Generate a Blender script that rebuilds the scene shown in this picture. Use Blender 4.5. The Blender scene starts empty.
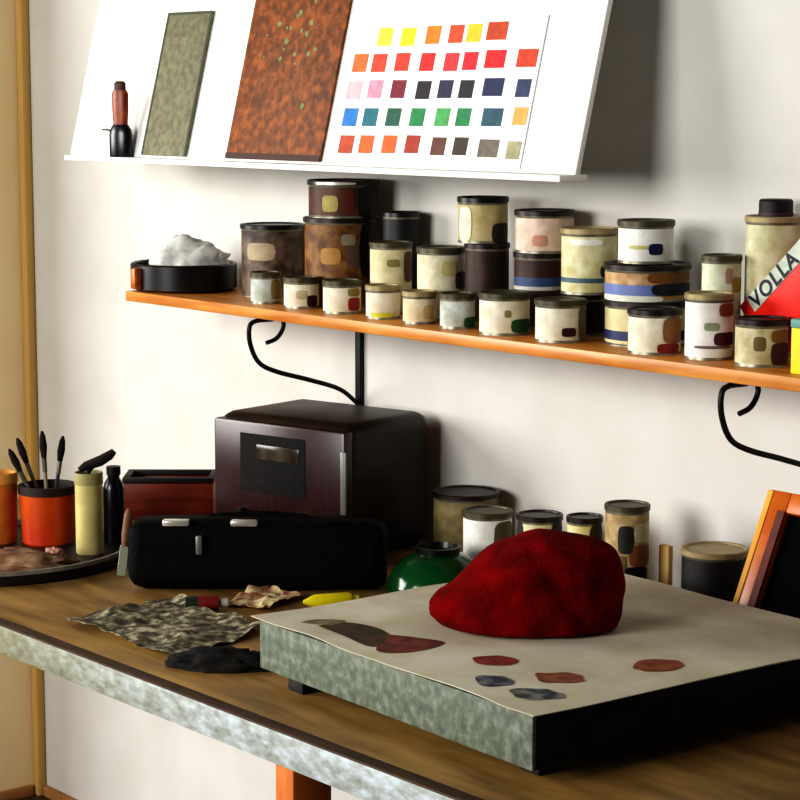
import bpy, bmesh, math, random
from mathutils import Vector, Matrix, noise
random.seed(7)
S = bpy.context.scene
COL = S.collection
PI = math.pi

# ------------------------------------------------------------------ camera
F, HOR = 2200.0, 95.0
PITCH = math.atan((400 - HOR) / F)
YAW = math.atan(1787 / math.hypot(F, 400 - HOR))
HD = Vector((-math.cos(YAW), math.sin(YAW), 0))
RT = Vector((math.sin(YAW), math.cos(YAW), 0))
UPW = Vector((0, 0, 1))
FW = HD * math.cos(PITCH) - UPW * math.sin(PITCH)
UPC = HD * math.sin(PITCH) + UPW * math.cos(PITCH)
EYE = Vector((0, 0, 1.85))
cd = bpy.data.cameras.new('camera')
cam = bpy.data.objects.new('camera', cd)
COL.objects.link(cam)
cd.sensor_width = 36
cd.lens = 36 * F / 800
cd.clip_start = 0.05
m3 = Matrix((RT, UPC, -FW)).transposed()
cam.matrix_world = Matrix.Translation(EYE) @ m3.to_4x4()
S.camera = cam

# measuring helpers: where a sight line of the photograph meets a real plane
def ray(x, y): return (FW * F + RT * (x - 400) + UPC * (400 - y)) / F
def onz(x, y, z): d = ray(x, y); return EYE + d * ((z - EYE.z) / d.z)
def onv(x, y, v): d = ray(x, y); return EYE + d * (v / d.y)
def onu(x, y, u): d = ray(x, y); return EYE + d * (u / d.x)
def depth(P): return (Vector(P) - EYE).dot(FW)

WALL, ZS, ZD = 2.82, 1.425, 0.95

# ------------------------------------------------------------------ materials
def lin(c):
    c = c / 255.0
    return c / 12.92 if c <= 0.04045 else ((c + 0.055) / 1.055) ** 2.4
def rgb(c): return (lin(c[0]), lin(c[1]), lin(c[2]), 1)
MC = {}
def mat(name, c1, c2=None, scale=20, rough=0.6, metal=0.0, bump=0.0, lo=0.35, hi=0.65,
        stretch=(1, 1, 1), c3=None, detail=4, spec=0.5, sheen=0.0, bscale=None):
    if name in MC: return MC[name]
    m = bpy.data.materials.new(name); m.use_nodes = True
    nt = m.node_tree; b = nt.nodes['Principled BSDF']
    b.inputs['Roughness'].default_value = rough
    b.inputs['Metallic'].default_value = metal
    b.inputs['Specular IOR Level'].default_value = spec
    if sheen: b.inputs['Sheen Weight'].default_value = sheen
    b.inputs['Base Color'].default_value = rgb(c1)
    if c2 or bump:
        tc = nt.nodes.new('ShaderNodeTexCoord'); mp = nt.nodes.new('ShaderNodeMapping')
        mp.inputs['Scale'].default_value = stretch
        nt.links.new(tc.outputs['Object'], mp.inputs['Vector'])
        nz = nt.nodes.new('ShaderNodeTexNoise')
        nz.inputs['Scale'].default_value = scale; nz.inputs['Detail'].default_value = detail
        nt.links.new(mp.outputs['Vector'], nz.inputs['Vector'])
        if c2:
            r = nt.nodes.new('ShaderNodeValToRGB')
            r.color_ramp.elements[0].position = lo; r.color_ramp.elements[0].color = rgb(c1)
            r.color_ramp.elements[1].position = hi; r.color_ramp.elements[1].color = rgb(c2)
            if c3:
                e = r.color_ramp.elements.new((lo + hi) / 2); e.color = rgb(c3)
            nt.links.new(nz.outputs['Fac'], r.inputs['Fac'])
            nt.links.new(r.outputs['Color'], b.inputs['Base Color'])
        if bump:
            src = nz
            if bscale:
                src = nt.nodes.new('ShaderNodeTexNoise'); src.inputs['Scale'].default_value = bscale
                nt.links.new(mp.outputs['Vector'], src.inputs['Vector'])
            bp = nt.nodes.new('ShaderNodeBump'); bp.inputs['Strength'].default_value = bump
            bp.inputs['Distance'].default_value = 0.01
            nt.links.new(src.outputs['Fac'], bp.inputs['Height'])
            nt.links.new(bp.outputs['Normal'], b.inputs['Normal'])
    MC[name] = m
    return m

# ------------------------------------------------------------------ mesh helpers
def finish(name, bm, m, parent=None, smooth=30, mw=None):
    me = bpy.data.meshes.new(name)
    bm.normal_update()
    bm.to_mesh(me); bm.free()
    if smooth:
        for p in me.polygons: p.use_smooth = True
        me.set_sharp_from_angle(angle=math.radians(smooth))
    o = bpy.data.objects.new(name, me); COL.objects.link(o)
    if m: me.materials.append(m)
    if parent: o.parent = parent
    return o
def tag(o, label, cat, group=None, kind=None):
    o['label'] = label; o['category'] = cat
    if group: o['group'] = group
    if kind: o['kind'] = kind
    return o
def empty(name, loc, label, cat, group=None, rz=0):
    o = bpy.data.objects.new(name, None); COL.objects.link(o)
    o.location = loc; o.rotation_euler = (0, 0, rz); o.empty_display_size = 0.05
    return tag(o, label, cat, group)
def struct(name, bm, m, smooth=30):
    o = finish(name, bm, m, smooth=smooth); o['kind'] = 'structure'; return o
def box(bm, x0, x1, y0, y1, z0, z1, bevel=0.0, seg=2, mw=None):
    vs = [bm.verts.new((x, y, z)) for x in (x0, x1) for y in (y0, y1) for z in (z0, z1)]
    q = lambda *i: bm.faces.new([vs[k] for k in i])
    fs = [q(0, 1, 3, 2), q(4, 6, 7, 5), q(0, 4, 5, 1), q(2, 3, 7, 6), q(0, 2, 6, 4), q(1, 5, 7, 3)]
    if bevel:
        es = list({e for f in fs for e in f.edges})
        r = bmesh.ops.bevel(bm, geom=es, offset=bevel, segments=seg, affect='EDGES', profile=0.5)
        vs = list({v for f in r['faces'] for v in f.verts} | {v for v in vs if v.is_valid})
    if mw: bmesh.ops.transform(bm, matrix=mw, verts=[v for v in vs if v.is_valid])
    return vs
def lathe(bm, prof, seg=40, mw=None):
    """prof: list of (r, z); r==0 makes a pole"""
    rings = []; allv = []
    for r, z in prof:
        if r < 1e-6: ring = [bm.verts.new((0, 0, z))]
        else: ring = [bm.verts.new((r * math.cos(2 * PI * k / seg), r * math.sin(2 * PI * k / seg), z)) for k in range(seg)]
        rings.append(ring); allv += ring
    for a, b in zip(rings, rings[1:]):
        for k in range(seg):
            k2 = (k + 1) % seg
            if len(a) == 1 and len(b) == 1: continue
            if len(a) == 1: bm.faces.new((a[0], b[k2], b[k]))
            elif len(b) == 1: bm.faces.new((a[k], a[k2], b[0]))
            else: bm.faces.new((a[k], a[k2], b[k2], b[k]))
    bmesh.ops.recalc_face_normals(bm, faces=bm.faces[:])
    if mw: bmesh.ops.transform(bm, matrix=mw, verts=allv)
    return allv
def smoothpath(pts, n=6):
    pts = [Vector(p) for p in pts]; out = []
    P = [pts[0] * 2 - pts[1]] + pts + [pts[-1] * 2 - pts[-2]]
    for i in range(1, len(P) - 2):
        for k in range(n):
            t = k / n
            a, b, c, d = P[i - 1], P[i], P[i + 1], P[i + 2]
            out.append(0.5 * ((2 * b) + (c - a) * t + (2 * a - 5 * b + 4 * c - d) * t * t + (3 * b - a - 3 * c + d) * t ** 3))
    out.append(pts[-1]); return out
def tube(bm, pts, rad, seg=10, caps=True):
    pts = [Vector(p) for p in pts]; n = len(pts)
    rs = rad if isinstance(rad, (list, tuple)) else [rad] * n
    rings = []; ref = None
    for i, p in enumerate(pts):
        t = (pts[min(i + 1, n - 1)] - pts[max(i - 1, 0)]).normalized()
        if ref is None:
            ref = Vector((0, 0, 1)) if abs(t.z) < 0.9 else Vector((1, 0, 0))
        a = (ref - t * ref.dot(t)).normalized(); b = t.cross(a); ref = a
        rings.append([bm.verts.new(p + (a * math.cos(2 * PI * k / seg) + b * math.sin(2 * PI * k / seg)) * rs[i]) for k in range(seg)])
    for A, B in zip(rings, rings[1:]):
        for k in range(seg): bm.faces.new((A[k], A[(k + 1) % seg], B[(k + 1) % seg], B[k]))
    if caps:
        bm.faces.new(rings[0][::-1]); bm.faces.new(rings[-1])
    bmesh.ops.recalc_face_normals(bm, faces=bm.faces[:])
def lump(bm, rx, ry, rz, sub=4, amp=0.12, freq=3.0, seed=0.0, flat=-0.5, pinch=None):
    """cloth-like lump, flat underside at z = 0"""
    r = bmesh.ops.create_icosphere(bm, subdivisions=sub, radius=1)
    for v in r['verts']:
        p = v.co.copy()
        k = 1 + amp * noise.fractal(p * freq * 0.5 + Vector((seed, seed * 1.7, 0)), 1.0, 2.0, 3)
        p *= k
        if pinch: p = pinch(p)
        if p.z < flat: p.z = flat + (p.z - flat) * 0.04
        v.co = Vector((p.x * rx, p.y * ry, (p.z - flat) * rz))
    zmin = min(v.co.z for v in r['verts'])
    for v in r['verts']: v.co.z -= zmin
    return r['verts']
def gridsheet(bm, nx, ny, fn, thick=0.0012):
    top = [[bm.verts.new(fn(i / nx, j / ny)) for j in range(ny + 1)] for i in range(nx + 1)]
    bot = [[bm.verts.new(Vector(fn(i / nx, j / ny)) - Vector((0, 0, thick))) for j in range(ny + 1)] for i in range(nx + 1)]
    for i in range(nx):
        for j in range(ny):
            bm.faces.new((top[i][j], top[i + 1][j], top[i + 1][j + 1], top[i][j + 1]))
            bm.faces.new((bot[i][j], bot[i][j + 1], bot[i + 1][j + 1], bot[i + 1][j]))
    for i in range(nx):
        bm.faces.new((top[i][0], bot[i][0], bot[i + 1][0], top[i + 1][0]))
        bm.faces.new((top[i][ny], top[i + 1][ny], bot[i + 1][ny], bot[i][ny]))
    for j in range(ny):
        bm.faces.new((top[0][j], top[0][j + 1], bot[0][j + 1], bot[0][j]))
        bm.faces.new((top[nx][j], bot[nx][j], bot[nx][j + 1], top[nx][j + 1]))
def NB(): return bmesh.new()
def RZ(a): return Matrix.Rotation(a, 4, 'Z')
def TR(x, y, z): return Matrix.Translation((x, y, z))

# ------------------------------------------------------------------ the room
wall_m = mat('white_plaster', (208, 206, 200), (214, 212, 207), scale=6, rough=0.9, bump=0.03)
tan_m = mat('tan_paint', (236, 214, 168), (240, 220, 178), scale=5, rough=0.85)
trim_m = mat('ochre_trim_paint', (196, 160, 92), (206, 170, 104), scale=14, rough=0.6, stretch=(1, 1, .1))
floor_m = mat('brown_floorboards', (70, 50, 34), (92, 66, 44), scale=8, rough=0.5, stretch=(1, 8, 1))
CX = -5.035
bm = NB(); box(bm, -5.25, -0.8, WALL, WALL + 0.12, 0, 3.0); struct('wall_back', bm, wall_m)
bm = NB(); box(bm, CX - 0.12, CX, 2.3, WALL, 0, 3.0); struct('wall_left', bm, tan_m)
bm = NB(); box(bm, -5.25, 0.6, -1.6, WALL, -0.1, 0); struct('floor', bm, floor_m)
bm = NB(); box(bm, CX, CX + 0.03, WALL - 0.026, WALL, 0.0, 3.0, 0.006); struct('trim_1', bm, trim_m)
bm = NB(); box(bm, CX + 0.03, -0.8, WALL - 0.014, WALL, 0.0, 0.03, 0.004); struct('baseboard_back', bm, mat('baseboard_paint', (170, 120, 70), (186, 140, 90), rough=0.6))
bm = NB(); box(bm, CX, CX + 0.014, 2.3, WALL - 0.03, 0.0, 0.03, 0.004); struct('baseboard_left', bm, mat('baseboard_paint', (170, 120, 70)))

# ------------------------------------------------------------------ work table
desk_wood = mat('worn_ochre_tabletop', (112, 84, 44), (166, 132, 76), scale=5, rough=0.45, stretch=(1, 5, 1), bump=0.05, lo=0.3, hi=0.7)
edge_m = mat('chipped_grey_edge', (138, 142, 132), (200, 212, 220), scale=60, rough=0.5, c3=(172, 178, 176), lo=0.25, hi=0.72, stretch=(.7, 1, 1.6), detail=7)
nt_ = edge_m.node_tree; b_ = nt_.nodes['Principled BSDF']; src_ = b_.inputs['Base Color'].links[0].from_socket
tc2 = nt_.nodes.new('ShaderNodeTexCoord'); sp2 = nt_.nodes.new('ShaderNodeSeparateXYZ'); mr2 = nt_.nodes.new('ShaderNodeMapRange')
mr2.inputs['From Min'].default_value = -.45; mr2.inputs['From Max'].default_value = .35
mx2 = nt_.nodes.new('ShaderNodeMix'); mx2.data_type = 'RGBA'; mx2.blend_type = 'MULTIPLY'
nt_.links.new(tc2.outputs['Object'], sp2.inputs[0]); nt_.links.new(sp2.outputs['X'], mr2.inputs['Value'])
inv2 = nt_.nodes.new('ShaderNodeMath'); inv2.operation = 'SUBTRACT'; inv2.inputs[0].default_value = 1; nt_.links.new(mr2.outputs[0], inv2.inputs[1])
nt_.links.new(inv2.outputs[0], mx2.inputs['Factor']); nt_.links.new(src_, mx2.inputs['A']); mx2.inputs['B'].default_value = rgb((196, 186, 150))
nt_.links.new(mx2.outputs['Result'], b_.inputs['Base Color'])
leg_m = mat('orange_timber', (186, 96, 26), (206, 122, 44), scale=12, rough=0.45, stretch=(4, 4, .5))
DV = 1.777
t = empty('work_table', (-2.9, 2.27, 0), 'long wooden work table with chipped grey front edge under the white wall', 'table')
T0 = Vector((-2.9, 2.27, 0))
bm = NB(); box(bm, -4.35 + 2.9, -0.95 + 2.9, DV + 0.026 - 2.27, 2.80 - 2.27, ZD - 0.05, ZD, 0.001); finish('tabletop', bm, desk_wood, t)
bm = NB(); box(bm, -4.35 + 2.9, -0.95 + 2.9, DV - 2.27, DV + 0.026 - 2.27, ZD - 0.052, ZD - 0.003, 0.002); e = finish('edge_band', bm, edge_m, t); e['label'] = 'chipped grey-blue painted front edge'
bm = NB(); box(bm, -4.35 + 2.9, -0.95 + 2.9, DV + 0.0005 - 2.27, DV + 0.026 - 2.27, ZD - 0.003, ZD, 0.0008); finish('dark_lip', bm, mat('dark_brown_lip', (64, 42, 26), (84, 58, 34), scale=14, stretch=(1, 6, 1)), t)
for lx, ly in ((-2.516, 1.792), (-4.30, 1.792), (-1.05, 1.792), (-1.05, 2.70)):
    bm = NB(); box(bm, lx + 2.9, lx + 0.044 + 2.9, ly - 2.27, ly + 0.07 - 2.27, 0, ZD - 0.05, 0.003); finish('leg', bm, leg_m, t)

bm = NB(); box(bm, -4.30 + 2.9, -1.1 + 2.9, 2.785 - 2.27, 2.8195 - 2.27, ZD - 0.11, ZD - 0.05, 0.002); finish('wall_batten', bm, leg_m, t)

# ------------------------------------------------------------------ wall shelf with scroll brackets
shelf_wood = mat('orange_varnished_pine', (186, 112, 42), (218, 156, 80), scale=7, rough=0.35, stretch=(1, 9, 9), lo=0.3, hi=0.7)
iron = mat('black_iron', (12, 12, 13), (22, 21, 20), scale=60, rough=0.5, metal=0.3)
SL, SR, SV = -4.125, -1.4, 2.546
sh = empty('wall_shelf', (-2.9, WALL, ZS), 'long orange pine wall shelf carrying rows of paint tins', 'shelf')
O = Vector((-2.9, WALL, ZS))
bm = NB(); box(bm, SL + 2.9, SR + 2.9, SV - WALL, -0.001, -0.022, 0, 0.002); finish('shelf_board', bm, shelf_wood, sh)
def bracket(ub):
    bm = NB(); box(bm, ub + 2.9 - 0.009, ub + 2.9 + 0.009, -0.012, -0.0005, -0.255, -0.022, 0.002)
    b = finish('bracket', bm, iron, sh)
    P = [(2.812, 1.203), (2.762, 1.24), (2.684, 1.266), (2.60, 1.290), (2.556, 1.312), (2.535, 1.350), (2.533, 1.385), (2.548, 1.397), (2.59, 1.398)]
    path = smoothpath([Vector((ub, v, z)) - O for v, z in P])
    bm = NB(); tube(bm, path, 0.0048); finish('arm', bm, iron, b)
    P = [(2.575, 1.351), (2.597, 1.357), (2.611, 1.369), (2.618, 1.385), (2.612, 1.398), (2.59, 1.3985)]
    path = smoothpath([Vector((ub, v, z)) - O for v, z in P])
    bm = NB(); tube(bm, path, 0.0045); finish('scroll', bm, iron, b)
bracket(-3.633); bracket(-2.345)

# ------------------------------------------------------------------ sloping display board with things leaning on it
white_board = mat('white_board', (244, 244, 240), rough=0.6)
LEAN = math.radians(14)
BV = 2.60
BL = onv(70, 154, BV); BR = onv(575, 175, BV)
BZ = (BL.z + BR.z) / 2
bd = empty('display_board', (BL.x, BV, BZ), 'white sloping display board on a narrow ledge above the shelf', 'board')
AX = Vector((1, 0, 0)); AW = Vector((0, math.sin(LEAN), math.cos(LEAN))); AN = Vector((0, -math.cos(LEAN), math.sin(LEAN)))
B0 = Vector((BL.x, BV, BZ))
MB = Matrix.Translation(B0) @ Matrix((AX, -AN, AW)).transposed().to_4x4()     # board frame: x along, y back, z up the slope
MBl = Matrix((AX, -AN, AW)).transposed().to_4x4()
BW = BR.x - BL.x
bm = NB(); box(bm, 0, BW, 0, 0.012, 0.0, 0.86, 0.002, mw=MBl); finish('panel', bm, white_board, bd)
bm = NB(); box(bm, 0.035, BW, -0.036, 0.03, -0.012, -0.0005, 0.002); finish('ledge', bm, white_board, bd)
for kx in (0.3, BW - 0.3):
    bm = NB(); box(bm, kx - 0.012, kx + 0.012, 0.024, WALL - BV - 0.001, -0.011, 0.03, 0.002); finish('cleat', bm, white_board, bd)
def PB(x, y, off=0.004):
    """pixel -> board frame (x, z)"""
    d = ray(x, y); p0 = B0 + AN * off
    P = EYE + d * ((p0 - EYE).dot(AN) / d.dot(AN))
    q = P - B0
    return q.dot(AX), q.dot(AW)
def plate(name, x0b, x1b, y_bot, y_top, th, m, label, cat, edge=0.0):
    """flat plate resting on the ledge against the board"""
    a = PB(x0b, y_bot); b = PB(x1b, y_bot); top = PB((x0b + x1b) / 2 + 0.2 * (y_bot - y_top), y_top)
    x0, x1, h = a[0], b[0], top[1]
    bm = NB(); box(bm, x0, x1, -th - 0.001, -0.001, 0.004, h, 0.0015, mw=MB)
    o = finish(name, bm, m); 
    return tag(o, label, cat), x0, x1, h
slate = mat('mottled_grey_green_plate', (108, 106, 82), (136, 132, 106), scale=60, rough=0.7, detail=6, bump=0.05)
copper = mat('rusty_brown_plate', (98, 54, 18), (158, 90, 34), scale=52, rough=0.65, c3=(126, 70, 24), detail=7, bump=0.05)
pl, px0, px1, ph = plate('printing_plate', 143, 187, 150, 12, 0.006, slate, 'grey-green mottled printing plate leaning on the white display board', 'plate')
bm = NB()
e_ = 0.006
for a in ((px0, px0 + e_, 0.004, ph), (px1 - e_, px1, 0.004, ph), (px0 + e_, px1 - e_, ph - e_, ph)):
    box(bm, a[0], a[1], -0.0078, -0.007, a[2], a[3], mw=MB)
finish('dark_rim', bm, mat('plate_dark_rim', (72, 78, 58)), pl)
pl2, qx0, qx1, qh = plate('copper_plate', 227, 322, 153, -60, 0.006, copper, 'tall rust-brown copper plate with green flecks leaning on the white display board', 'plate')
# verdigris flecks belong to the plate's own surface
verd = mat('verdigris_flecks', (118, 132, 92), (150, 150, 100), scale=80, rough=0.8)
bm = NB(); bm.from_mesh(pl2.data)
for k in range(22):
    cxp = random.gauss(0.5, 0.2); hz = random.gauss(0.25, 0.05)
    if not .1 < cxp < .9: continue
    s = random.uniform(0.004, 0.011); x = qx0 + (qx1 - qx0) * cxp
    n = 7
    f = bm.faces.new([bm.verts.new(MB @ Vector((x + s * random.uniform(.5, 1) * math.cos(2 * PI * i / n), -0.0075, hz + s * random.uniform(.4, .9) * math.sin(2 * PI * i / n)))) for i in range(n)])
    f.material_index = 1
bm.to_mesh(pl2.data); bm.free(); pl2.data.materials.append(verd)
bm = NB(); box(bm, qx0, qx1, -0.0078, -0.007, 0.004, 0.016, mw=MB); finish('dark_lower_edge', bm, mat('copper_dark_edge', (66, 30, 14)), pl2)

# small dark bottle standing on the ledge, red-brown neck (left of the grey-green plate)
LZ = BZ - 0.0005
bp = onv(121, 150, BV - 0.018); bx, by = bp.x, BV - 0.018
bs = depth(bp) / F
LZ = BZ - 0.0004
bt = empty('small_bottle', (bx, by, LZ), 'small dark bottle with red-brown neck on ledge beside grey-green plate', 'bottle', rz=.45)
FLAT = lambda b: (bmesh.ops.scale(b, vec=(1, .5, 1), verts=b.verts[:]), b)[1]
r0 = 13 * bs
r0 = min(r0, 0.030)
bm = NB(); lathe(bm, [(0, 0), (r0 * 0.95, 0), (r0, 0.004), (r0, 22 * bs), (r0 * .92, 27 * bs), (r0 * .66, 32 * bs), (0, 32 * bs)], 28); finish('glass_body', FLAT(bm), mat('black_bottle_glass', (16, 18, 24), rough=0.25), bt)
bm = NB(); lathe(bm, [(0, 32 * bs), (r0 * .62, 32 * bs), (r0 * .7, 46 * bs), (r0 * .72, 62 * bs), (r0 * .6, 66 * bs), (0, 66 * bs)], 28); finish('neck', FLAT(bm), mat('red_brown_neck', (120, 36, 16), (150, 70, 20), scale=60, rough=0.4), bt)
bm = NB(); lathe(bm, [(0, 66 * bs), (r0 * .5, 66 * bs), (r0 * .5, 73 * bs), (r0 * .3, 75 * bs), (0, 75 * bs)], 20); finish('stopper', FLAT(bm), mat('dark_stopper', (70, 30, 20)), bt)
bm = NB(); tube(bm, [(-r0 * .5, -0.0, 24 * bs), (-r0 * 1.2, -0.001, 27 * bs), (-r0 * 1.7, -.001, 27 * bs)], [0.003, 0.0028, 0.002], 8); finish('spout', bm, mat('grey_green_spout', (110, 130, 118)), bt)

# colour chart
cx0, cz0 = PB(336, 160); cx1, _ = PB(520, 163); _, cz1 = PB(460, 18)
ch = empty('colour_chart', tuple(MB @ Vector((cx0, 0, 0.004))), 'white colour chart sheet with five rows of paint swatches on the board', 'chart')
CI = Matrix.Translation(-ch.location)
bm = NB(); box(bm, cx0, cx1, -0.003, -0.001, 0.003, cz1, 0.0008, mw=CI @ MB); finish('sheet', bm, mat('chart_paper', (250, 250, 248), rough=0.7), ch)
rows = [
 [(385,37,0,(236,214,60)),(408,37,0,(248,226,20)),(433,35,0,(236,120,20)),(456,34,0,(226,72,30)),(474,33,0,(238,180,40)),(497,31,1,(178,66,18))],
 [(360,63,0,(206,104,44)),(379,63,0,(234,62,36)),(402,62,0,(226,58,34)),(427,62,0,(238,30,26)),(451,62,0,(230,50,56)),(470,61,0,(206,22,42)),(495,59,1,(196,20,26)),(527,58,1,(196,62,26))],
 [(354,90,0,(236,168,172)),(375,89,0,(226,140,160)),(398,89,0,(116,16,42)),(423,90,0,(28,16,30)),(445,89,0,(34,34,66)),(466,89,0,(18,28,26)),(493,87,1,(24,32,72)),(523,88,0,(38,52,86))],
 [(350,117,0,(30,112,178)),(370,117,0,(24,100,116)),(393,117,0,(22,84,62)),(417,117,0,(20,122,66)),(442,117,0,(70,150,84)),(463,117,0,(30,120,70)),(492,117,1,(34,78,92)),(520,116,0,(206,158,84))],
 [(346,144,0,(170,66,28)),(366,144,0,(206,90,30)),(389,144,0,(196,90,26)),(412,144,0,(150,46,24)),(438,146,0,(92,52,38)),(460,146,0,(58,44,28)),(488,148,1,(104,96,84)),(513,150,0,(150,146,112))],
]
k = 0
for row in rows:
    for (x, y, wide, c) in row:
        w = 10 if wide else 7
        a = PB(x - w, y); b = PB(x + w, y); hh = abs(PB(x, y - 9)[1] - PB(x, y + 9)[1]) / 2
        x0, x1, zc = a[0], b[0], a[1]
        bm = NB(); box(bm, x0, x1, -0.0038, -0.003, zc - hh, zc + hh, 0.0003, 1, mw=CI @ MB)
        k += 1
        finish('swatch', bm, mat('swatch_paint_%d' % k, c, tuple(min(255, int(v * 1.12) + 6) for v in c), scale=60, rough=0.6), ch, smooth=0)

# ------------------------------------------------------------------ paint tins
LAB = {}
def lab(c1, c2=None):
    key = 'tin_label_%d_%d_%d' % c1
    if c2: key += '_%d_%d_%d' % c2
    return mat(key, c1, c2 or tuple(int(v * 0.9) for v in c1), scale=38, rough=0.55, detail=3)
CREAM = lab((228, 222, 196), (198, 192, 160)); CREAM2 = lab((234, 230, 214), (214, 206, 180)); OCH = lab((196, 184, 132), (220, 212, 176))
GREYW = lab((206, 214, 212), (170, 176, 160)); PINKC = lab((226, 206, 190), (204, 180, 160)); WHITE = lab((240, 240, 236), (224, 222, 214))
DARKB = lab((44, 28, 16), (96, 62, 28)); BLACK = lab((16, 15, 16), (26, 24, 24)); RUST = lab((92, 52, 18), (150, 108, 52))
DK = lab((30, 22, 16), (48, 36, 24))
tin_metal = mat('dull_tin_metal', (120, 116, 100), (150, 146, 130), scale=40, rough=0.4, metal=0.6)
lid_olive = mat('dark_olive_lid', (70, 66, 48), (92, 86, 62), scale=40, rough=0.45, metal=0.25)
lid_dark = mat('dark_brown_lid', (34, 24, 20), (50, 36, 28), scale=40, rough=0.4, metal=0.2)
lid_black = mat('black_lid', (14, 13, 15), (22, 20, 22), scale=40, rough=0.35)
lid_tan = mat('tan_lid', (150, 134, 96), (172, 156, 118), scale=40, rough=0.5, metal=0.2)
TG = 'paint tins on the pine shelf'
def patch(bm, r, c, s0, s1, z0, z1, n=28, ex=4.0):
    """rounded curved patch on the camera side; s is -1..1 across the visible width"""
    toc = Vector((EYE.x - c[0], EYE.y - c[1], 0)).normalized(); rt = Vector((-toc.y, toc.x, 0))
    if rt.dot(RT) < 0: rt = -rt
    a0, a1 = math.asin(s0), math.asin(s1); ac, ah, zc, zh = (a0 + a1) / 2, (a1 - a0) / 2, (z0 + z1) / 2, (z1 - z0) / 2
    cols = []
    for i in range(n + 1):
        t = -1 + 2 * i / n; e = max(.03, (1 - abs(t) ** ex) ** (1 / ex))
        d = toc * math.cos(ac + ah * t) + rt * math.sin(ac + ah * t)
        cols.append([bm.verts.new((d.x * r, d.y * r, z)) for z in (zc - zh * e, zc + zh * e)])
    for a, b in zip(cols, cols[1:]): bm.faces.new((a[0], b[0], b[1], a[1]))
def tin(x0, x1, yt, yb, label, labm, lidm=lid_olive, v=None, zb=ZS, bands=(), marks=(), name='paint_tin', group=TG, cat='tin', rim=None, lidh=0.16, vmax=None):
    """one tin; marks: (s0, s1, t0, t1, colour) t is 0..1 up the visible side"""
    xc = (x0 + x1) / 2
    if v is None:
        P = onz(xc, yb, zb); s = depth(P) / F; r = (x1 - x0) / 2 * s
        d = Vector((P.x, P.y, 0)).normalized()
        vc = P.y + d.y * r
        vc = min(max(vc, SV + r + 0.004), WALL - r - 0.012) if vmax is None else vc
    else: vc = v
    # centre along the sight line at depth row vc
    P = onv(xc, (yt + (yb or yt + 40)) / 2, vc); s = depth(P) / F; r = (x1 - x0) / 2 * s
    d = Vector((P.x, P.y, 0)).normalized(); fr = Vector((P.x, P.y, 0)) - d * r * 0.0
    C_ = Vector((fr.x, vc, zb))
    front = C_ - d * r
    # height from the sight line to the lid's near rim
    dd = ray(xc, yt + 1.5); dist = math.hypot(front.x, front.y) / math.hypot(dd.x, dd.y)
    # lid top seen edge-on: use centre distance
    dist = math.hypot(C_.x, C_.y) / math.hypot(dd.x, dd.y)
    H = EYE.z + dd.z * dist - zb
    yvis = H if yb is None else H
    root = empty(name, C_, label, cat, group)
    rb = r * 0.965
    lh = min(0.010, H * lidh)
    hb = H - lh
    bm = NB(); lathe(bm, [(0, 0), (rb * .94, 0), (rb, 0.0), (rb, 0.0025), (rb * .985, 0.004), (rb * .985, hb - 0.003), (rb, hb - 0.001), (rb, hb), (0, hb)], 40)
    finish('tin_body', bm, tin_metal, root)
    lr = rb * 0.99
    bm = NB(); lathe(bm, [(lr, 0.005), (lr, hb - 0.004)], 48)
    lb = finish('label_wrap', bm, labm, root)
    bm = NB(); lathe(bm, [(0, H - 0.003), (r * .86, H - 0.003), (r * .88, H - 0.0005), (r * .97, H), (r, H - 0.0015), (r, hb + 0.0005), (rb * .9, hb - 0.0)], 40)
    finish('lid', bm, lidm, root)
    if rim:
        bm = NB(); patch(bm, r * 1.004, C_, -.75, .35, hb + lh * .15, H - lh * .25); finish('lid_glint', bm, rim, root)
    vis0 = 0.0
    if yb is not None and v is not None and zb == ZS:
        d2 = ray(xc, yb); z2 = EYE.z + d2.z * dist
        vis0 = max(0, z2 - zb)
    for (t0, t1, c) in bands:
        bm = NB(); lathe(bm, [(lr + 0.0004, vis0 + (hb - vis0) * t0), (lr + 0.0004, vis0 + (hb - vis0) * t1)], 48); finish('label_band', bm, lab(*c) if isinstance(c[0], tuple) else lab(c), lb)
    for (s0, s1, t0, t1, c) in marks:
        bm = NB(); patch(bm, lr + 0.0011, C_, s0, s1, vis0 + (hb - vis0) * t0, vis0 + (hb - vis0) * t1); finish('print_or_shade_mark', bm, lab(c), lb)  # label print, plus side shade and glints painted as patches
    return C_, r, H
R1, MAR, GRN, NAVY, YEL, BRN, BLU = (150, 28, 34), (62, 16, 24), (36, 92, 56), (24, 24, 84), (222, 216, 70), (120, 72, 30), (96, 116, 176)
OLV = (150, 140, 84)
# front row, left to right
tin(250, 281, 270, 301, 'small grey-white tin at the left end of the front row', GREYW, v=2.62, marks=[(.35, .95, .1, .9, OLV)])
tin(283, 320, 275, 307, 'small cream tin with dark maroon mark, beside the small grey-white tin', CREAM2, v=2.622, marks=[(.3, .85, .05, .5, MAR), (-.3, .3, .35, .7, (196, 186, 150))])
tin(322, 362, 278, 311, 'small cream tin with red patch on its label in front of the tall rusty tins', CREAM2, v=2.62, marks=[(.3, .9, .05, .55, (160, 40, 44)), (.3, .9, .6, .9, OLV)])
tin(365, 401, 283, 317, 'small cream tin with yellow lower edge on the front row', CREAM2, lid_tan, v=2.618, marks=[(-.7, .6, .02, .2, YEL)])
tin(402, 437, 289, 325, 'plain buff tin beside the yellow-edged tin on the front row', lab((226, 216, 186), (206, 190, 150)), lid_tan, v=2.612, marks=[(.2, .8, .2, .7, (206, 180, 130))])
tin(439, 476, 291, 330, 'small pale tin with dark green corner beside the green-labelled tin', GREYW, v=2.612, marks=[(.35, .97, .05, .4, GRN)])
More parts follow.
